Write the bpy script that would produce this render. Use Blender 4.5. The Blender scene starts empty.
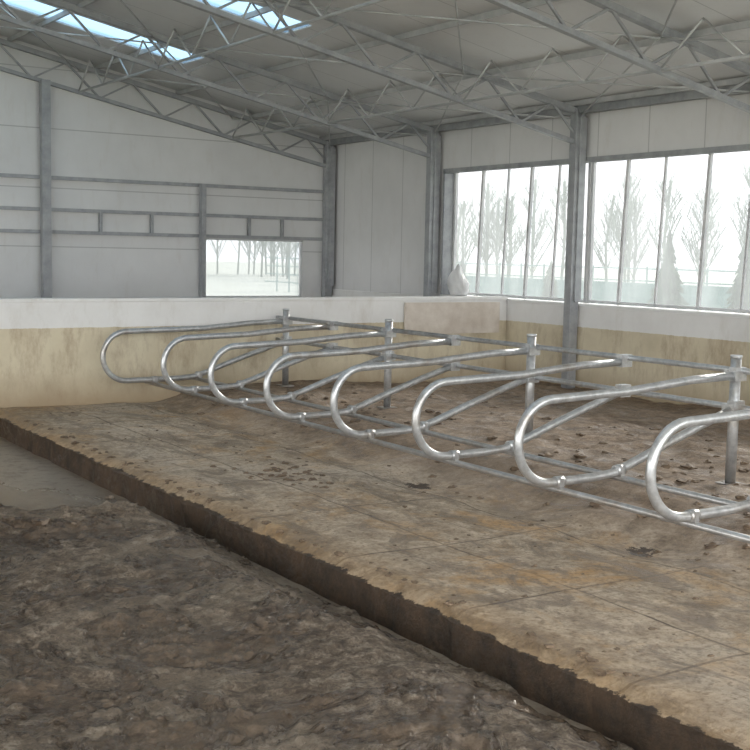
import bpy, math, random, bmesh
from mathutils import Matrix, Vector, noise
random.seed(7)
SC=bpy.context.scene
try:
    SC.view_settings.view_transform='Standard'
    SC.view_settings.look='None'
except Exception: pass

# ---------------------------------------------------------------- materials
def mat_new(name):
    m=bpy.data.materials.new(name); m.use_nodes=True
    nt=m.node_tree; b=nt.nodes['Principled BSDF']
    return m,nt,b
def N(nt,t,**k):
    n=nt.nodes.new(t)
    for a,v in k.items(): setattr(n,a,v)
    return n
def ramp(nt,src,stops):
    r=N(nt,'ShaderNodeValToRGB'); e=r.color_ramp.elements
    while len(e)<len(stops): e.new(0.5)
    for i,(p,c) in enumerate(stops):
        e[i].position=p; e[i].color=(c[0],c[1],c[2],1)
    nt.links.new(src,r.inputs[0]); return r.outputs[0]
def noisef(nt,scale,detail=6,rough=.6,vec=None,dist=0):
    n=N(nt,'ShaderNodeTexNoise'); n.inputs['Scale'].default_value=scale
    n.inputs['Detail'].default_value=detail; n.inputs['Roughness'].default_value=rough
    n.inputs['Distortion'].default_value=dist
    if vec is not None: nt.links.new(vec,n.inputs['Vector'])
    return n.outputs['Fac']
def coords(nt): return N(nt,'ShaderNodeTexCoord').outputs['Object']
def mapping(nt,v,s):
    m=N(nt,'ShaderNodeMapping'); m.inputs['Scale'].default_value=s
    nt.links.new(v,m.inputs[0]); return m.outputs[0]
def mixc(nt,f,a,b,mode='MIX'):
    m=N(nt,'ShaderNodeMixRGB',blend_type=mode)
    for i,x in enumerate((f,a,b)):
        if isinstance(x,(int,float)): m.inputs[i].default_value=x
        elif isinstance(x,tuple): m.inputs[i].default_value=(x[0],x[1],x[2],1)
        else: nt.links.new(x,m.inputs[i])
    return m.outputs[0]
def math_(nt,op,a,b=None,c=None):
    m=N(nt,'ShaderNodeMath',operation=op)
    for i,x in enumerate((a,b,c)):
        if x is None: continue
        if isinstance(x,(int,float)): m.inputs[i].default_value=x
        else: nt.links.new(x,m.inputs[i])
    return m.outputs[0]
def bump(nt,b,h,s,d=.02):
    n=N(nt,'ShaderNodeBump'); n.inputs['Strength'].default_value=s; n.inputs['Distance'].default_value=d
    nt.links.new(h,n.inputs['Height']); nt.links.new(n.outputs[0],b.inputs['Normal'])
def sxyz(nt,v):
    s=N(nt,'ShaderNodeSeparateXYZ'); nt.links.new(v,s.inputs[0]); return s.outputs
def maprange(nt,src,a,b_):
    n=N(nt,'ShaderNodeMapRange'); n.inputs[1].default_value=a; n.inputs[2].default_value=b_
    nt.links.new(src,n.inputs[0]); return n.outputs[0]

def simple(name,c1,c2,scale=3,rough=.6,metal=0,bs=0):
    m,nt,b=mat_new(name); v=coords(nt)
    f=noisef(nt,scale,6,.65,v)
    nt.links.new(ramp(nt,f,[(.3,c1),(.7,c2)]),b.inputs['Base Color'])
    b.inputs['Roughness'].default_value=rough; b.inputs['Metallic'].default_value=metal
    if bs: bump(nt,b,f,bs)
    return m

def panel(name,base,axis,pitch,dirt=.08):
    m,nt,b=mat_new(name); v=coords(nt); s=sxyz(nt,v)
    f=noisef(nt,.7,5,.6,v); g=noisef(nt,6,6,.7,mapping(nt,v,(1,1,.25)))
    d=tuple(x*(1-dirt*2) for x in base)
    col=mixc(nt,ramp(nt,f,[(.3,(0,0,0)),(.75,(1,1,1))]),base,d)
    col=mixc(nt,ramp(nt,g,[(.55,(0,0,0)),(.8,(.35,.35,.35))]),col,(base[0]*.7,base[1]*.64,base[2]*.56))
    fr=math_(nt,'FRACT',math_(nt,'DIVIDE',s[axis],pitch))
    line=math_(nt,'LESS_THAN',fr,.018/pitch)
    col=mixc(nt,math_(nt,'MULTIPLY',line,.45),col,(.15,.15,.15))
    nt.links.new(col,b.inputs['Base Color']); b.inputs['Roughness'].default_value=.45
    return m
M_panelG=panel('panel_gable',(.67,.67,.665),2,1.0)
M_panelR=panel('panel_side',(.65,.645,.64),1,1.0)
M_roof=panel('roof_panel',(.64,.64,.64),1,.9,.06)
M_steel=simple('painted_steel',(.24,.25,.26),(.38,.39,.40),5,.5,.2)
M_rod=simple('steel_rod',(.36,.37,.37),(.50,.50,.50),5,.45,.2)

M_galv,nt,b=mat_new('galvanised'); v=coords(nt); s=sxyz(nt,v)
f=noisef(nt,14,5,.7,v); g=noisef(nt,2.6,6,.7,v)
c=ramp(nt,f,[(.3,(.36,.37,.38)),(.7,(.62,.63,.63))])
c=mixc(nt,ramp(nt,g,[(.52,(0,0,0)),(.72,(.7,.7,.7))]),c,(.26,.20,.14))
lowz=maprange(nt,math_(nt,'ADD',s[2],math_(nt,'MULTIPLY',g,.2)),.5,.2)
c=mixc(nt,math_(nt,'MULTIPLY',lowz,.5),c,(.20,.14,.09))
nt.links.new(c,b.inputs['Base Color']); b.inputs['Metallic'].default_value=.6; b.inputs['Roughness'].default_value=.33

def twotone(name):
    m,nt,b=mat_new(name); v=coords(nt); s=sxyz(nt,v)
    f=noisef(nt,1.3,7,.65,v); g=noisef(nt,9,6,.7,v)
    st=noisef(nt,3,8,.75,mapping(nt,v,(1,1,.35)))
    z=math_(nt,'ADD',s[2],math_(nt,'MULTIPLY',g,.03))
    up=math_(nt,'GREATER_THAN',z,1.0)
    white=ramp(nt,f,[(.3,(.66,.65,.63)),(.7,(.76,.755,.74))])
    white=mixc(nt,ramp(nt,st,[(.52,(0,0,0)),(.75,(.5,.5,.5))]),white,(.50,.46,.40))
    yel=ramp(nt,f,[(.25,(.47,.41,.29)),(.5,(.59,.52,.38)),(.75,(.67,.61,.46))])
    yel=mixc(nt,ramp(nt,st,[(.46,(0,0,0)),(.66,(.85,.85,.85))]),yel,(.36,.28,.19))
    low=math_(nt,'MULTIPLY',maprange(nt,math_(nt,'ADD',s[2],math_(nt,'MULTIPLY',st,.7)),.75,.35),.75)
    yel=mixc(nt,low,yel,(.30,.21,.12))
    col=mixc(nt,up,yel,white)
    nt.links.new(col,b.inputs['Base Color']); b.inputs['Roughness'].default_value=.8
    bump(nt,b,g,.3,.01); return m
M_mason=twotone('two_tone_masonry')

# stall bed
M_bed,nt,b=mat_new('stall_bed_dirt'); v=coords(nt); s=sxyz(nt,v)
f=noisef(nt,1.0,9,.72,v,.5); g=noisef(nt,5,10,.8,v); h=noisef(nt,.5,4,.5,v); k=noisef(nt,24,6,.75,v)
str_=noisef(nt,2.0,10,.80,mapping(nt,v,(1.6,.7,1)),.8)
c=ramp(nt,g,[(.32,(.22,.155,.10)),(.5,(.48,.38,.275)),(.68,(.72,.60,.46))])
c=mixc(nt,ramp(nt,f,[(.50,(0,0,0)),(.62,(.75,.75,.75))]),c,(.50,.29,.11))
c=mixc(nt,ramp(nt,h,[(.48,(0,0,0)),(.62,(.55,.55,.55))]),c,(.64,.56,.46))
c=mixc(nt,ramp(nt,str_,[(.49,(0,0,0)),(.59,(.88,.88,.88))]),c,(.17,.115,.068))
c=mixc(nt,ramp(nt,k,[(.50,(0,0,0)),(.66,(.75,.75,.75))]),c,(.14,.095,.058))
jx=math_(nt,'FRACT',math_(nt,'DIVIDE',math_(nt,'ADD',s[0],-3.95+.03),.95))
jy=math_(nt,'FRACT',math_(nt,'DIVIDE',s[1],1.32))
inbed=math_(nt,'LESS_THAN',s[0],6.0)
jl=math_(nt,'MULTIPLY',math_(nt,'MAXIMUM',math_(nt,'LESS_THAN',jx,.022),math_(nt,'LESS_THAN',jy,.017)),inbed)
jl=math_(nt,'MULTIPLY',jl,ramp(nt,f,[(.38,(.85,.85,.85)),(.60,(.3,.3,.3))]))
c=mixc(nt,jl,c,(.075,.05,.033))
back=maprange(nt,math_(nt,'ADD',s[0],math_(nt,'MULTIPLY',str_,1.2)),6.4,7.3)
c=mixc(nt,math_(nt,'MULTIPLY',back,.88),c,ramp(nt,g,[(.35,(.09,.06,.037)),(.5,(.22,.15,.095)),(.68,(.42,.315,.225))]))
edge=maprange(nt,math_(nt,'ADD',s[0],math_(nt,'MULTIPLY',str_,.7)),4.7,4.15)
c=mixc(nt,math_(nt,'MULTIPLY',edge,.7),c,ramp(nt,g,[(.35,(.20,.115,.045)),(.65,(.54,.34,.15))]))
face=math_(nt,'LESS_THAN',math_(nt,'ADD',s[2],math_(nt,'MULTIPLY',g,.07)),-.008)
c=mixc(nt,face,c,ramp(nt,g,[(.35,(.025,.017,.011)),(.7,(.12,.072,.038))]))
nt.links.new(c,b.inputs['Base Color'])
nt.links.new(ramp(nt,str_,[(.48,(.85,.85,.85)),(.60,(.36,.36,.36))]),b.inputs['Roughness'])
bump(nt,b,math_(nt,'SUBTRACT',math_(nt,'ADD',g,math_(nt,'MULTIPLY',k,.5)),jl),1,.05)

# foreground manure crust : crumbly clumps with wet slurry between
M_man,nt,b=mat_new('manure_crust'); v=coords(nt); s=sxyz(nt,v)
f=noisef(nt,1.3,10,.68,v,.6); g=noisef(nt,9,10,.82,v); h=noisef(nt,.7,5,.6,v); k=noisef(nt,34,6,.8,v)
c=ramp(nt,g,[(.36,(.055,.036,.023)),(.5,(.22,.162,.11)),(.64,(.54,.45,.35))])
c=mixc(nt,ramp(nt,h,[(.46,(0,0,0)),(.58,(.4,.4,.4))]),c,(.44,.36,.27))
c=mixc(nt,ramp(nt,k,[(.5,(0,0,0)),(.64,(.8,.8,.8))]),c,(.07,.046,.03))
wetm=ramp(nt,f,[(.48,(0,0,0)),(.52,(1,1,1))])
c=mixc(nt,math_(nt,'MULTIPLY',wetm,.85),c,ramp(nt,g,[(.4,(.06,.04,.025)),(.65,(.14,.098,.065))]))
nt.links.new(c,b.inputs['Base Color'])
nt.links.new(ramp(nt,f,[(.47,(.75,.75,.75)),(.52,(.12,.12,.12))]),b.inputs['Roughness'])
wet=ramp(nt,f,[(.47,(1,1,1)),(.54,(.18,.18,.18))])
hh=math_(nt,'ADD',math_(nt,'MULTIPLY',g,wet),math_(nt,'MULTIPLY',math_(nt,'MULTIPLY',k,wet),.4))
bump(nt,b,math_(nt,'SUBTRACT',hh,math_(nt,'MULTIPLY',wetm,.3)),1,.07)
# alley concrete, wet
M_alley,nt,b=mat_new('wet_alley'); v=coords(nt)
f=noisef(nt,.9,8,.65,mapping(nt,v,(1,.4,1)),.4); g=noisef(nt,9,8,.75,v)
c=ramp(nt,f,[(.35,(.15,.115,.085)),(.65,(.32,.27,.215))])
c=mixc(nt,ramp(nt,g,[(.48,(0,0,0)),(.66,(.8,.8,.8))]),c,(.10,.07,.045))
nt.links.new(c,b.inputs['Base Color'])
nt.links.new(ramp(nt,f,[(.4,(.14,.14,.14)),(.6,(.38,.38,.38))]),b.inputs['Roughness'])
bump(nt,b,g,.5,.015)
M_clod=simple('manure_clod',(.07,.045,.028),(.21,.145,.09),12,.7,0,.6)
M_ground=simple('outside_ground',(.34,.36,.30),(.46,.47,.41),.4,.9)
M_conifer=simple('conifer_green',(.02,.055,.025),(.07,.13,.065),3,.9)
M_treerow=simple('bare_trees',(.14,.18,.14),(.24,.29,.22),.5,.9)
M_bark=simple('bark',(.16,.12,.09),(.25,.2,.16),6,.9)
M_fence=simple('fence_green',(.10,.21,.18),(.18,.30,.27),2,.7)
M_sack=simple('sack_white',(.72,.72,.72),(.85,.85,.84),5,.5,0,.3)
M_rust=simple('stained_board',(.48,.41,.34),(.66,.60,.53),4,.8)
M_mull=simple('mullion',(.48,.49,.50),(.64,.64,.64),4,.5,.1)
def film(name,ct,cl,lo,hi):
    m,nt,b=mat_new(name); nt.nodes.remove(b)
    out=[n for n in nt.nodes if n.type=='OUTPUT_MATERIAL'][0]
    t=N(nt,'ShaderNodeBsdfTransparent'); t.inputs[0].default_value=(*ct,1)
    tr=N(nt,'ShaderNodeBsdfTranslucent'); tr.inputs[0].default_value=(*cl,1)
    mx=N(nt,'ShaderNodeMixShader')
    ff=ramp(nt,noisef(nt,1.2,5,.6,mapping(nt,coords(nt),(1,2,.5))),[(.3,(lo,lo,lo)),(.75,(hi,hi,hi))])
    nt.links.new(ff,mx.inputs[0]); nt.links.new(t.outputs[0],mx.inputs[1]); nt.links.new(tr.outputs[0],mx.inputs[2]); nt.links.new(mx.outputs[0],out.inputs[0])
    return m
M_film=film('window_film',(.255,.265,.275),(.185,.198,.212),.28,.45)
M_sky=film('skylight_sheet',(.15,.225,.29),(.11,.19,.27),.4,.55)

# ---------------------------------------------------------------- mesh builder
class MB:
    def __init__(s): s.v=[];s.f=[];s.mi=[];s.sm=[]
    def box(s,a,b,mi=0):
        x0,y0,z0=a;x1,y1,z1=b;o=len(s.v)
        s.v+=[(x0,y0,z0),(x1,y0,z0),(x1,y1,z0),(x0,y1,z0),(x0,y0,z1),(x1,y0,z1),(x1,y1,z1),(x0,y1,z1)]
        for q in [(0,3,2,1),(4,5,6,7),(0,1,5,4),(1,2,6,5),(2,3,7,6),(3,0,4,7)]:
            s.f.append(tuple(o+i for i in q)); s.mi.append(mi); s.sm.append(False)
    def beam(s,p,q,w,h=None,mi=0,up=(0,0,1)):
        h=h or w;p=Vector(p);q=Vector(q);d=(q-p).normalized();u=Vector(up)
        if abs(d.dot(u))>.98:u=Vector((0,1,0))
        a=d.cross(u).normalized();c=a.cross(d).normalized();o=len(s.v)
        for e in (p,q):
            for i,j in ((-1,-1),(1,-1),(1,1),(-1,1)): s.v.append(tuple(e+a*w/2*i+c*h/2*j))
        for k in [(0,1,2,3),(7,6,5,4),(0,4,5,1),(1,5,6,2),(2,6,7,3),(3,7,4,0)]:
            s.f.append(tuple(o+i for i in k)); s.mi.append(mi); s.sm.append(False)
    def tube(s,pts,r,n=10,mi=0):
        pts=[Vector(p) for p in pts];o=len(s.v);prev=None
        for i,p in enumerate(pts):
            if i==0:d=pts[1]-p
            elif i==len(pts)-1:d=p-pts[i-1]
            else:d=(pts[i+1]-p).normalized()+(p-pts[i-1]).normalized()
            d.normalize()
            if prev is None:
                u=Vector((0,1,0)) if abs(d.y)<.9 else Vector((1,0,0))
            else:u=prev
            a=(u-d*u.dot(d)).normalized();prev=a;c=d.cross(a)
            for k in range(n):
                t=2*math.pi*k/n;s.v.append(tuple(p+a*r*math.cos(t)+c*r*math.sin(t)))
        for i in range(len(pts)-1):
            for k in range(n):
                k2=(k+1)%n;s.f.append((o+i*n+k,o+i*n+k2,o+(i+1)*n+k2,o+(i+1)*n+k));s.mi.append(mi);s.sm.append(True)
        s.f.append(tuple(o+k for k in reversed(range(n))));s.mi.append(mi);s.sm.append(False)
        m=o+(len(pts)-1)*n
        s.f.append(tuple(m+k for k in range(n)));s.mi.append(mi);s.sm.append(False)
    def make(s,name,mats,bevel=0,parent=None):
        me=bpy.data.meshes.new(name);me.from_pydata(s.v,[],s.f)
        for m in (mats if isinstance(mats,(list,tuple)) else [mats]): me.materials.append(m)
        for i,p in enumerate(me.polygons): p.material_index=s.mi[i]; p.use_smooth=s.sm[i]
        me.update();ob=bpy.data.objects.new(name,me);SC.collection.objects.link(ob)
        if bevel:
            bm=ob.modifiers.new('bevel','BEVEL');bm.width=bevel;bm.segments=2;bm.limit_method='ANGLE'
        if parent: ob.parent=parent
        return ob

XR=12.1; YG=20.48; YL=14.9; EZ=4.2; SL=.2
XRIDGE=1.5; XLEFT=-9.1
FR=[YG-.12,16.88,13.28,9.68,6.08,2.48]
def roofz(x): return EZ+SL*(XR-x) if x>=XRIDGE else EZ+SL*(XR-XRIDGE)-SL*(XRIDGE-x)
YB=-2.0

# ---------------------------------------------------------------- shell
def grid(name,x0,x1,nx,y0,y1,ny,zf,mat,skirt=None,xf=None):
    v=[];f=[]
    for j in range(ny+1):
        y=y0+(y1-y0)*j/ny
        for i in range(nx+1):
            x=x0+(x1-x0)*i/nx
            px,py=(x,y) if xf is None else xf(x,y,i/nx,j/ny)
            v.append((px,py,zf(px,py)))
    W=nx+1
    for j in range(ny):
        for i in range(nx): f.append((j*W+i,j*W+i+1,(j+1)*W+i+1,(j+1)*W+i))
    if skirt is not None:
        def edge(ids):
            o=len(v)
            for k in ids: v.append((v[k][0],v[k][1],skirt))
            for k in range(len(ids)-1): f.append((ids[k],o+k,o+k+1,ids[k+1]))
        edge([j*W for j in range(ny,-1,-1)]); edge([i for i in range(W)])
        edge([j*W+nx for j in range(ny+1)]); edge([ny*W+i for i in range(nx,-1,-1)])
    me=bpy.data.meshes.new(name);me.from_pydata(v,[],f);me.materials.append(mat)
    for p in me.polygons[:nx*ny]: p.use_smooth=True
    me.update();o=bpy.data.objects.new(name,me);SC.collection.objects.link(o);return o

fl=MB();fl.box((XLEFT,YB,-.45),(3.97,YL-.01,-.27));fl.box((XLEFT,YL+.2,-.45),(XR,YG,-.05));fl.make('floor',M_alley)

def sstep(a,b,x):
    t=max(0,min(1,(x-a)/(b-a)));return t*t*(3-2*t)
def bedz(x,y):
    ph=(y/1.32)%1.0
    z=.15*sstep(5.95,6.95,x)-.06*sstep(8.8,10.2,x)
    n=noise.fractal(Vector((x*.9,y*.9,0)),1,2,4)
    z+=n*(.014+.04*sstep(5.8,7,x))
    z-=.05*math.sin(ph*math.pi)**2*math.exp(-((x-6.25)/.45)**2)
    n2=noise.fractal(Vector((x*4,y*4,3)),1,2,3)
    z+=n2*(.007+.02*sstep(6.0,7.2,x))
    z-=.05*(1-sstep(3.95,4.08,x))
    return z
def bedx(x,y,i,j):
    if i==0: return x+.03*noise.fractal(Vector((0,y*2.5,1)),1,2,3),y
    return x,y
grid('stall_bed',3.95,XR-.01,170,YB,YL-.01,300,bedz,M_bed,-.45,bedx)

def manz(x,y):
    z=-.10+.04*noise.fractal(Vector((x*.8,y*.8,5)),1,2,3)
    n=noise.fractal(Vector((x*2.2,y*2.2,1)),.8,2,7)
    z+=.024*n
    c=noise.fractal(Vector((x*7,y*7,2)),.6,2,4)
    z+=.028*max(-.15,c)
    z+=.05*sstep(8.3,8.95,y)*(1+noise.noise(Vector((x*3,y*3,8))))
    z-=.11*sstep(3.4,3.82,x)
    return z
def manx(x,y,i,j):
    k=j**8
    y+=k*(.25*noise.fractal(Vector((x*1.4,0,2)),1,2,5)-.3*sstep(3.2,3.85,x))
    kx=i**12
    x+=kx*(.07*noise.fractal(Vector((y*2,0,9)),1,2,3)-.05)
    return x,y
grid('manure_layer',-2.5,3.86,330,.5,9.2,400,manz,M_man,-.30,manx)

def clods(name,lst,mat):
    bm=bmesh.new()
    for (x,y,z,r) in lst:
        g=bmesh.ops.create_icosphere(bm,subdivisions=2,radius=r)
        sd=random.random()*50;sx=random.uniform(.8,1.5);sy=random.uniform(.8,1.5)
        for w in g['verts']:
            c=w.co.copy();k=1+.8*noise.noise(c/r*1.3+Vector((sd,0,0)))
            w.co=Vector((c.x*k*sx+x,c.y*k*sy+y,c.z*k*.5+z))
    me=bpy.data.meshes.new(name);bm.to_mesh(me);bm.free();me.materials.append(mat)
    o=bpy.data.objects.new(name,me);SC.collection.objects.link(o)
L=[]
for i in range(260):
    x=random.gauss(7.6,1.0);y=random.uniform(3,14.4)
    if x<6.1 or x>11.5: continue
    L.append((x,y,bedz(x,y),random.uniform(.015,.05)))
for i in range(150):
    x=random.uniform(4.1,6.2);y=random.uniform(4,14.4);L.append((x,y,bedz(x,y),random.uniform(.006,.018)))
for i in range(60):
    x=random.gauss(5.2,.22);y=random.gauss(9.4,.35);L.append((x,y,bedz(x,y),random.uniform(.01,.035)))
for i in range(60):
    y=random.uniform(4,14);L.append((4.02+random.random()*.12,y,bedz(4.08,y),random.uniform(.01,.03)))
clods('manure_clods',L,M_clod)
L=[]
for i in range(700):
    x=random.uniform(.5,3.7);y=random.uniform(4,9.0)
    if noise.noise(Vector((x*1.5,y*1.5,4)))<0: continue
    L.append((x,y,manz(x,y)-.004,random.uniform(.006,.026)))
for i in range(130):
    x=random.uniform(1.5,3.6);y=8.9+random.gauss(0,.12);L.append((x,y,manz(x,y)-.01,random.uniform(.02,.06)))
clods('manure_clods',L,M_man)

w=MB();w.box((XLEFT,YL,-.45),(XR-.01,YL+.2,1.33));w.box((XLEFT,YL-.015,1.31),(XR-.01,YL+.215,1.36));w.make('wall_low_divider',M_mason,.01)

w=MB();w.box((XR,YB,-.5),(XR+.28,YG,1.29));w.make('wall_right_base',M_mason,.01)
w=MB()
WT=3.42; WY1=16.7
w.box((XR+.04,WY1,1.29),(XR+.26,YG,WT)); w.box((XR+.04,YB,WT),(XR+.26,YG,EZ+.02))
w.make('wall_right',M_panelR)
tr=MB()
tr.box((XR-.03,YB,1.29),(XR+.3,WY1-.01,1.325)); tr.make('trim_sill',simple('sill_white',(.66,.66,.65),(.76,.76,.75),3,.6))
tr=MB();tr.box((XR-.02,YB,WT-.05),(XR+.04,WY1,WT+.03));tr.box((XR-.02,WY1-.05,1.33),(XR+.26,WY1-.01,WT));tr.make('trim_window_head',M_steel)

wn=1
bars=[WY1-.05]+FR[2:]+[YB]
XW=XR+.2
for a,bb in zip(bars[:-1],bars[1:]):
    hi=a-.003;lo=bb+.003
    e=bpy.data.objects.new('window_%d'%wn,None);SC.collection.objects.link(e)
    m=MB();n=max(2,int(round((hi-lo)/.72)))
    for i in range(n+1):
        if 0<i<n:
            y=hi+(lo-hi)*i/n+random.uniform(-.08,.08)
            m.beam((XW,y+.05,1.33),(XW,y-.05,WT-.02),.045 if i%2 else .03)
        else:
            y=hi-.03 if i==0 else lo+.03
            m.beam((XW,y,1.33),(XW,y,WT-.02),.05)
    m.beam((XW,lo,1.36),(XW,hi,1.36),.04); 
    m.make('mullions',M_mull,parent=e)
    m=MB();K=24
    for i in range(K+1):
        y=lo+(hi-lo)*i/K;x=XW+.04+.012*math.sin(i*1.7)
        m.v+=[(x,y,1.33),(x+.01*math.sin(i*2.3),y,WT)]
    for i in range(K): m.f.append((2*i,2*i+2,2*i+3,2*i+1));m.mi.append(0);m.sm.append(True)
    m.make('plastic_film',M_film,parent=e);wn+=1

def prof(m,x0,x1,z0,thick=(0,.12),mi=0):
    n=max(1,int((x1-x0)/.5));
    xs=[x0+(x1-x0)*i/n for i in range(n+1)]
    if x0<XRIDGE<x1: xs=sorted(set(xs+[XRIDGE]))
    for a,c in zip(xs[:-1],xs[1:]):
        o=len(m.v)
        za=roofz(a);zc=roofz(c)
        for y in (YG+thick[0],YG+thick[1]):
            m.v+=[(a,y,z0),(c,y,z0),(c,y,zc),(a,y,za)]
        for q in [(0,1,2,3),(5,4,7,6),(3,2,6,7),(0,4,5,1),(1,5,6,2),(4,0,3,7)]:
            m.f.append(tuple(o+i for i in q));m.mi.append(0);m.sm.append(False)
g=MB();prof(g,XLEFT,9.4,1.0);prof(g,9.4,11.5,2.24);prof(g,11.5,XR+.14,1.0)
g.make('wall_gable',M_panelG)
g=MB();g.box((XLEFT,YG-.05,-.5),(XR,YG+.25,1.1));g.make('wall_gable_base',M_mason,.01)
e=bpy.data.objects.new('window_%d'%wn,None);SC.collection.objects.link(e)
m=MB()
for p,q in [((9.4,1.13),(11.5,1.13)),((9.4,2.22),(11.5,2.22)),((9.42,1.12),(9.42,2.24)),((11.48,1.12),(11.48,2.24))]:
    m.beam((p[0],YG+.04,p[1]),(q[0],YG+.04,q[1]),.05)
m.make('frame',M_mull,parent=e)
m=MB();m.v=[(9.4,YG+.08,1.12),(11.5,YG+.08,1.12),(11.5,YG+.08,2.24),(9.4,YG+.08,2.24)];m.f=[(0,1,2,3)];m.mi=[0];m.sm=[False]
m.make('plastic_film',M_film,parent=e)

m=MB();yy=YG-.06
m.beam((XLEFT,yy,3.18),(XR-.1,yy,3.18),.07,.06)
m.beam((XLEFT,yy,2.64),(XR-.1,yy,2.64),.06,.06)
m.beam((XLEFT,yy,2.26),(XR-.1,yy,2.26),.06,.06)
for x in (5.0,7.4,8.35,10.3,11.0): m.beam((x,yy-.01,2.26),(x,yy-.01,2.64),.05,.06)
m.make('wall_girts',M_steel)
for x,zt,wd in ((6.40,0,.15),(9.3,3.2,.08),(3.4,0,.15),(.4,0,.15),(-2.6,0,.15)):
    m=MB();z1=zt or roofz(x)-.55
    m.box((x-wd/2,YG-.24,1.1 if wd<.1 else -.05),(x+wd/2,YG-.1,z1))
    if wd>.1: m.box((x-.14,YG-.30,-.05),(x+.14,YG-.06,-.03))
    m.make('steel_post',M_steel)

SKY=[(16.9+.75,16.9+1.55),(14.25,15.0),(10.3,11.05),(6.7,7.45)]
def slab(m,x0,x1,y0,y1,t=.07):
    z0=roofz(x0);z1=roofz(x1);o=len(m.v)
    m.v+=[(x0,y0,z0),(x1,y0,z1),(x1,y1,z1),(x0,y1,z0),(x0,y0,z0+t),(x1,y0,z1+t),(x1,y1,z1+t),(x0,y1,z0+t)]
    for q in [(0,3,2,1),(4,5,6,7),(0,1,5,4),(1,2,6,5),(2,3,7,6),(3,0,4,7)]:
        m.f.append(tuple(o+i for i in q));m.mi.append(0);m.sm.append(False)
r=MB();XS=8.1
slab(r,XS,XR+.6,YB,YG+.4); slab(r,XLEFT-.5,XRIDGE,YB,YG+.4)
ys=sorted([YB,YG+.4]+[q for s_ in SKY for q in s_])
for i in range(0,len(ys),2): slab(r,XRIDGE,XS,ys[i],ys[i+1])
for a,c in SKY: slab(r,XRIDGE,XRIDGE+.6,a,c)
r.make('ceiling',M_roof)
for a,c in SKY:
    s_=MB();z0=roofz(XRIDGE+.6)+.02;z1=roofz(XS)+.02
    s_.v=[(XRIDGE+.6,a,z0),(XS,a,z1),(XS,c,z1),(XRIDGE+.6,c,z0)];s_.f=[(0,1,2,3)];s_.mi=[0];s_.sm=[False]
    s_.make('skylight',M_sky)

m=MB()
x=XR-.25
while x>XRIDGE:
    m.beam((x,YB,roofz(x)-.05),(x,YG,roofz(x)-.05),.04,.07);x-=1.5
x=XRIDGE-.3
while x>XLEFT:
    m.beam((x,YB,roofz(x)-.05),(x,YG,roofz(x)-.05),.04,.07);x-=1.5
m.make('roof_purlins',M_rod)

D=.57
for k,y in enumerate(FR):
    m=MB()
    for sgn,(xa,xb) in ((1,(XR-.02,XRIDGE)),(-1,(XLEFT,XRIDGE))):
        m.beam((xa,y,roofz(xa)-.13),(xb,y,roofz(xb)-.13),.09,.08)
        m.beam((xa,y,roofz(xa)-D),(xb,y,roofz(xb)-D),.08,.06)
        n=9
        for i in range(n):
            t0=i/n;t1=(i+.5)/n;t2=(i+1)/n
            P=lambda t,d:(xa+(xb-xa)*t,y,roofz(xa+(xb-xa)*t)-d)
            m.beam(P(t0,D),P(t1,.14),.03);m.beam(P(t1,.14),P(t2,D),.03)
    m.make('roof_truss',M_steel)
    m=MB()
    cx=XR-.12
    m.box((cx-.08,y-.07,bedz(cx,y)-.005 if y<YL else -.05),(cx+.08,y+.07,roofz(cx)-.1))
    m.box((cx-.02,y-.10,1.35),(cx+.10,y-.07,roofz(cx)-.2)); m.box((cx-.02,y+.07,1.35),(cx+.10,y+.10,roofz(cx)-.2))
    m.make('steel_column',M_steel,.006)

m=MB()
m.beam((XR-.1,YB,EZ-.06),(XR-.1,YG,EZ-.06),.12,.14)
m.make('eave_beam',M_steel)
m=MB()
for xb in (9.9,7.0,4.2):
    zb=roofz(xb)-D; zt=roofz(xb)-.1
    m.tube([(xb,YB,zb),(xb,YG-.2,zb)],.022,8)
    for a,c in zip(FR[:-1],FR[1:]):
        n=3
        for i in range(n):
            ya=a+(c-a)*i/n;yc=a+(c-a)*(i+1)/n;ym=(ya+yc)/2
            m.tube([(xb,ya,zb),(xb,ym,zt)],.014,6);m.tube([(xb,ym,zt),(xb,yc,zb)],.014,6)
for i,(a,c) in enumerate(zip(FR[:-1],FR[1:])):
    for xa,xc in ((12,9.9),(9.9,7.0),(7,4.2)):
        m.tube([(xa,a,roofz(xa)-.2),(xc,c,roofz(xc)-.2)],.012,6)
        m.tube([(xa,c,roofz(xa)-.22),(xc,a,roofz(xc)-.22)],.012,6)
m.make('roof_bracing',M_rod)

# ---------------------------------------------------------------- stall dividers
XP=7.9; ZB=.32; ZT=.95; R0=(ZT-ZB)/2
def arc(cx,cz,r,a0,a1,n): return [(cx+r*math.cos(a0+(a1-a0)*i/n),cz+r*math.sin(a0+(a1-a0)*i/n)) for i in range(n+1)]
loops=[5.4+1.32*k for k in range(-1,7)]+[14.55]
for k,y in enumerate(loops):
    xl=5.6 if k<8 else 5.3
    cx=xl+R0;cz=(ZB+ZT)/2
    pr=[(XP,1.05),(7.4,1.035),(6.7,.975)]+arc(cx,cz,R0,math.pi/2,1.5*math.pi,18)+[(6.35,.325),(6.55,.34),(6.75,.40),(7.1,.52),(7.5,.65),(XP,.77)]
    m=MB();m.tube([(p[0],y,p[1]) for p in pr],.035,12)
    for px,pz in ((6.0,.32),(6.62,.36)):
        m.tube([(px-.04,y,pz),(px+.04,y,pz)],.044,10);m.box((px-.02,y-.045,pz-.07),(px+.02,y+.045,pz+.03))
    for pz in (1.05,.77):   # clamp to the head rail
        m.box((XP-.03,y-.04,pz-.045),(XP+.095,y+.04,pz+.07))
    m.make('stall_divider',M_galv)
m=MB()
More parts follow.
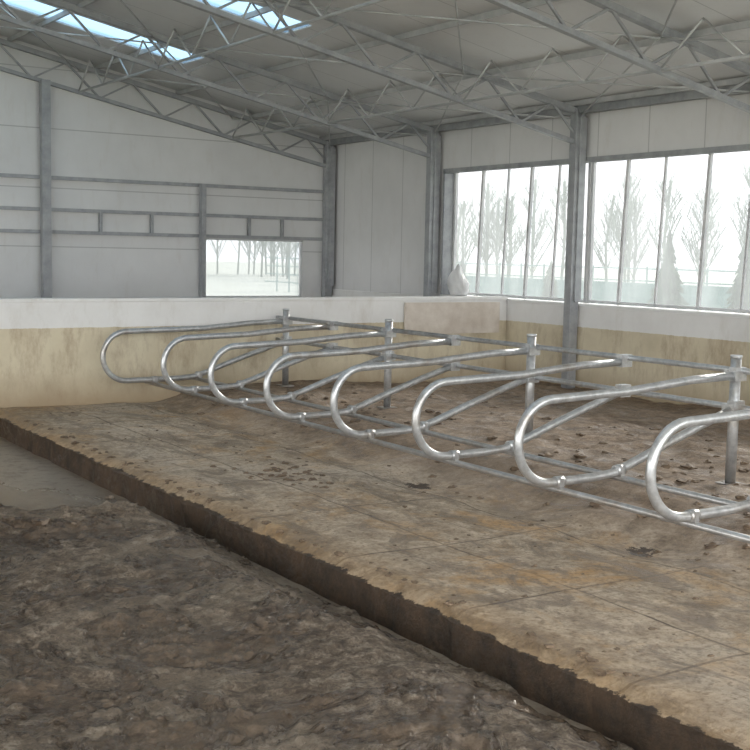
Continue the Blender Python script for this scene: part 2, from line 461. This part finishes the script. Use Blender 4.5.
for px,pz in ((6.0,.262),(6.62,.30)): m.tube([(px,YB+1,pz),(px,YL-.02,pz)],.025,10)
m.make('brisket_pipes',M_galv)
m=MB()
for pz in (1.09,.78): m.tube([(XP+.06,YB+1,pz),(XP+.06,YL-.02,pz)],.026,10)
m.make('head_rail',M_galv)
for y in (14.62,12.05,9.42,6.8,4.16):
    m=MB();zb=bedz(XP+.02,y)-.01
    m.tube([(XP+.02,y-.07,zb),(XP+.02,y-.07,1.2)],.045,14)
    m.tube([(XP+.02,y-.07,1.195),(XP+.02,y-.07,1.22)],.05,14)
    m.box((XP-.07,y-.16,zb),(XP+.11,y+.02,zb+.02))
    for z in (1.05,.77): m.box((XP-.05,y-.13,z-.04),(XP+.09,y+.0,z+.04))
    m.make('stall_post',M_galv)

m=MB();m.box((10.1,YL-.06,.8),(11.9,YL-.03,1.28));m.make('stained_board',M_rust)

bm=bmesh.new();bmesh.ops.create_icosphere(bm,subdivisions=4,radius=.24)
for q in bm.verts:
    c=q.co.copy();k=1+.3*noise.noise(c*5)+.12*noise.noise(c*14)
    tz=max(0,c.z/.24)
    q.co=Vector((c.x*k*.38*(1-.5*tz),c.y*k*1.1*(1-.6*tz),max(c.z*k*1.3,-.2)))
me=bpy.data.meshes.new('plastic_sack');bm.to_mesh(me);bm.free();me.materials.append(M_sack)
for p in me.polygons:p.use_smooth=True
o=bpy.data.objects.new('plastic_sack',me);o.location=(XR+.06,16.3,1.53);SC.collection.objects.link(o)

# ---------------------------------------------------------------- outside
g=MB();g.box((-150,-80,-.9),(200,250,-.5));g.make('ground',M_ground)
def conifer(x,y,h):
    bm=bmesh.new();n=13
    for i in range(n):
        t=i/n;z=h*(.08+.85*t);r=h*.24*(1-t)+.06
        S=26;top=bm.verts.new((0,0,z+h*.16));ring=[]
        for k in range(S):
            a=2*math.pi*(k+random.random()*.5)/S;rr=r*(1 if k%2 else .5)*random.uniform(.65,1.25)
            ring.append(bm.verts.new((rr*math.cos(a),rr*math.sin(a),z-random.uniform(-.03,.07)*h*(k%2))))
        for k in range(S): bm.faces.new((top,ring[k],ring[(k+1)%S]))
    me=bpy.data.meshes.new('conifer_tree');m1=len(bm.faces)
    bmesh.ops.create_cone(bm,cap_ends=True,segments=10,radius1=.09,radius2=.05,depth=h*.3,matrix=Matrix.Translation((0,0,h*.15)))
    bm.to_mesh(me);bm.free()
    me.materials.append(M_conifer);me.materials.append(M_bark)
    for i,p in enumerate(me.polygons):
        if i>=m1:p.material_index=1
    o=bpy.data.objects.new('conifer_tree',me);o.location=(x,y,-.5);SC.collection.objects.link(o)
for x,y,h in [(26,24.7,3.3),(26,21.9,3.4),(27,31,2.4),(26,18.6,3.2),(27,36,2.4),(30,48,3)]: conifer(x,y,h)
m=MB()
def bare(m,x,y,h):
    b0=Vector((x,y,-.5));m.tube([b0,b0+Vector((random.uniform(-.3,.3),0,h*.5)),b0+Vector((random.uniform(-.4,.4),0,h))],.10,5)
    for i in range(22):
        z=h*random.uniform(.15,.9);a=random.uniform(0,6.28);l=h*.22*(1.2-z/h)
        p=b0+Vector((0,0,z));q=p+Vector((math.cos(a)*l,math.sin(a)*l,l*1.6))
        m.tube([p,q],.04,4)
        for j in range(4):
            t=p.lerp(q,random.uniform(.3,1));m.tube([t,t+Vector((random.uniform(-.5,.5),random.uniform(-.5,.5),random.uniform(.4,1.1)))],.022,3)
for i in range(60): bare(m,58+random.uniform(-4,4),15+i*1.7+random.uniform(-1,1),random.uniform(5.5,8))
for i in range(40): bare(m,5+i*1.8,115+random.uniform(-3,3),random.uniform(7,11))
m.make('tree_row',M_treerow)
m=MB()
for i in range(40):
    y=5+i*1.6;m.beam((36,y,-.5),(36,y,1.7),.06)
for z in (.1,.6,1.1,1.6): m.beam((36,5,z),(36,69,z),.04,.06)
m.box((40,5,-.5),(40.3,69,.9))
m.make('perimeter_fence',M_fence)

# ---------------------------------------------------------------- light
wd=bpy.data.worlds.new('overcast');SC.world=wd;wd.use_nodes=True;nt=wd.node_tree
bg=nt.nodes['Background'];tc=N(nt,'ShaderNodeTexCoord');s=sxyz(nt,tc.outputs['Generated'])
col=ramp(nt,s[2],[(0,(.985,.985,.985)),(.6,(.93,.965,1))])
nt.links.new(col,bg.inputs[0]);bg.inputs[1].default_value=4.9
# hazy low sun coming in through the side windows
sd=bpy.data.lights.new('sun','SUN');sd.energy=18;sd.angle=.30;sd.color=(1,.92,.81)
so=bpy.data.objects.new('sun',sd)
e_=math.radians(24);a_=math.radians(22)
d=Vector((-math.cos(e_)*math.cos(a_),-math.cos(e_)*math.sin(a_),-math.sin(e_)))
so.rotation_euler=d.to_track_quat('-Z','Y').to_euler();SC.collection.objects.link(so)

# ---------------------------------------------------------------- camera
cd=bpy.data.cameras.new('camera');cd.sensor_width=36;cd.lens=57.6;cd.clip_end=500
co=bpy.data.objects.new('camera',cd);SC.collection.objects.link(co)
Rm=Matrix.Rotation(-math.atan(775/1200),4,'Z')@Matrix.Rotation(math.pi/2-.1008,4,'X')@Matrix.Rotation(.02,4,'Z')
co.matrix_world=Matrix.Translation((0,0,2.0))@Rm
SC.camera=co
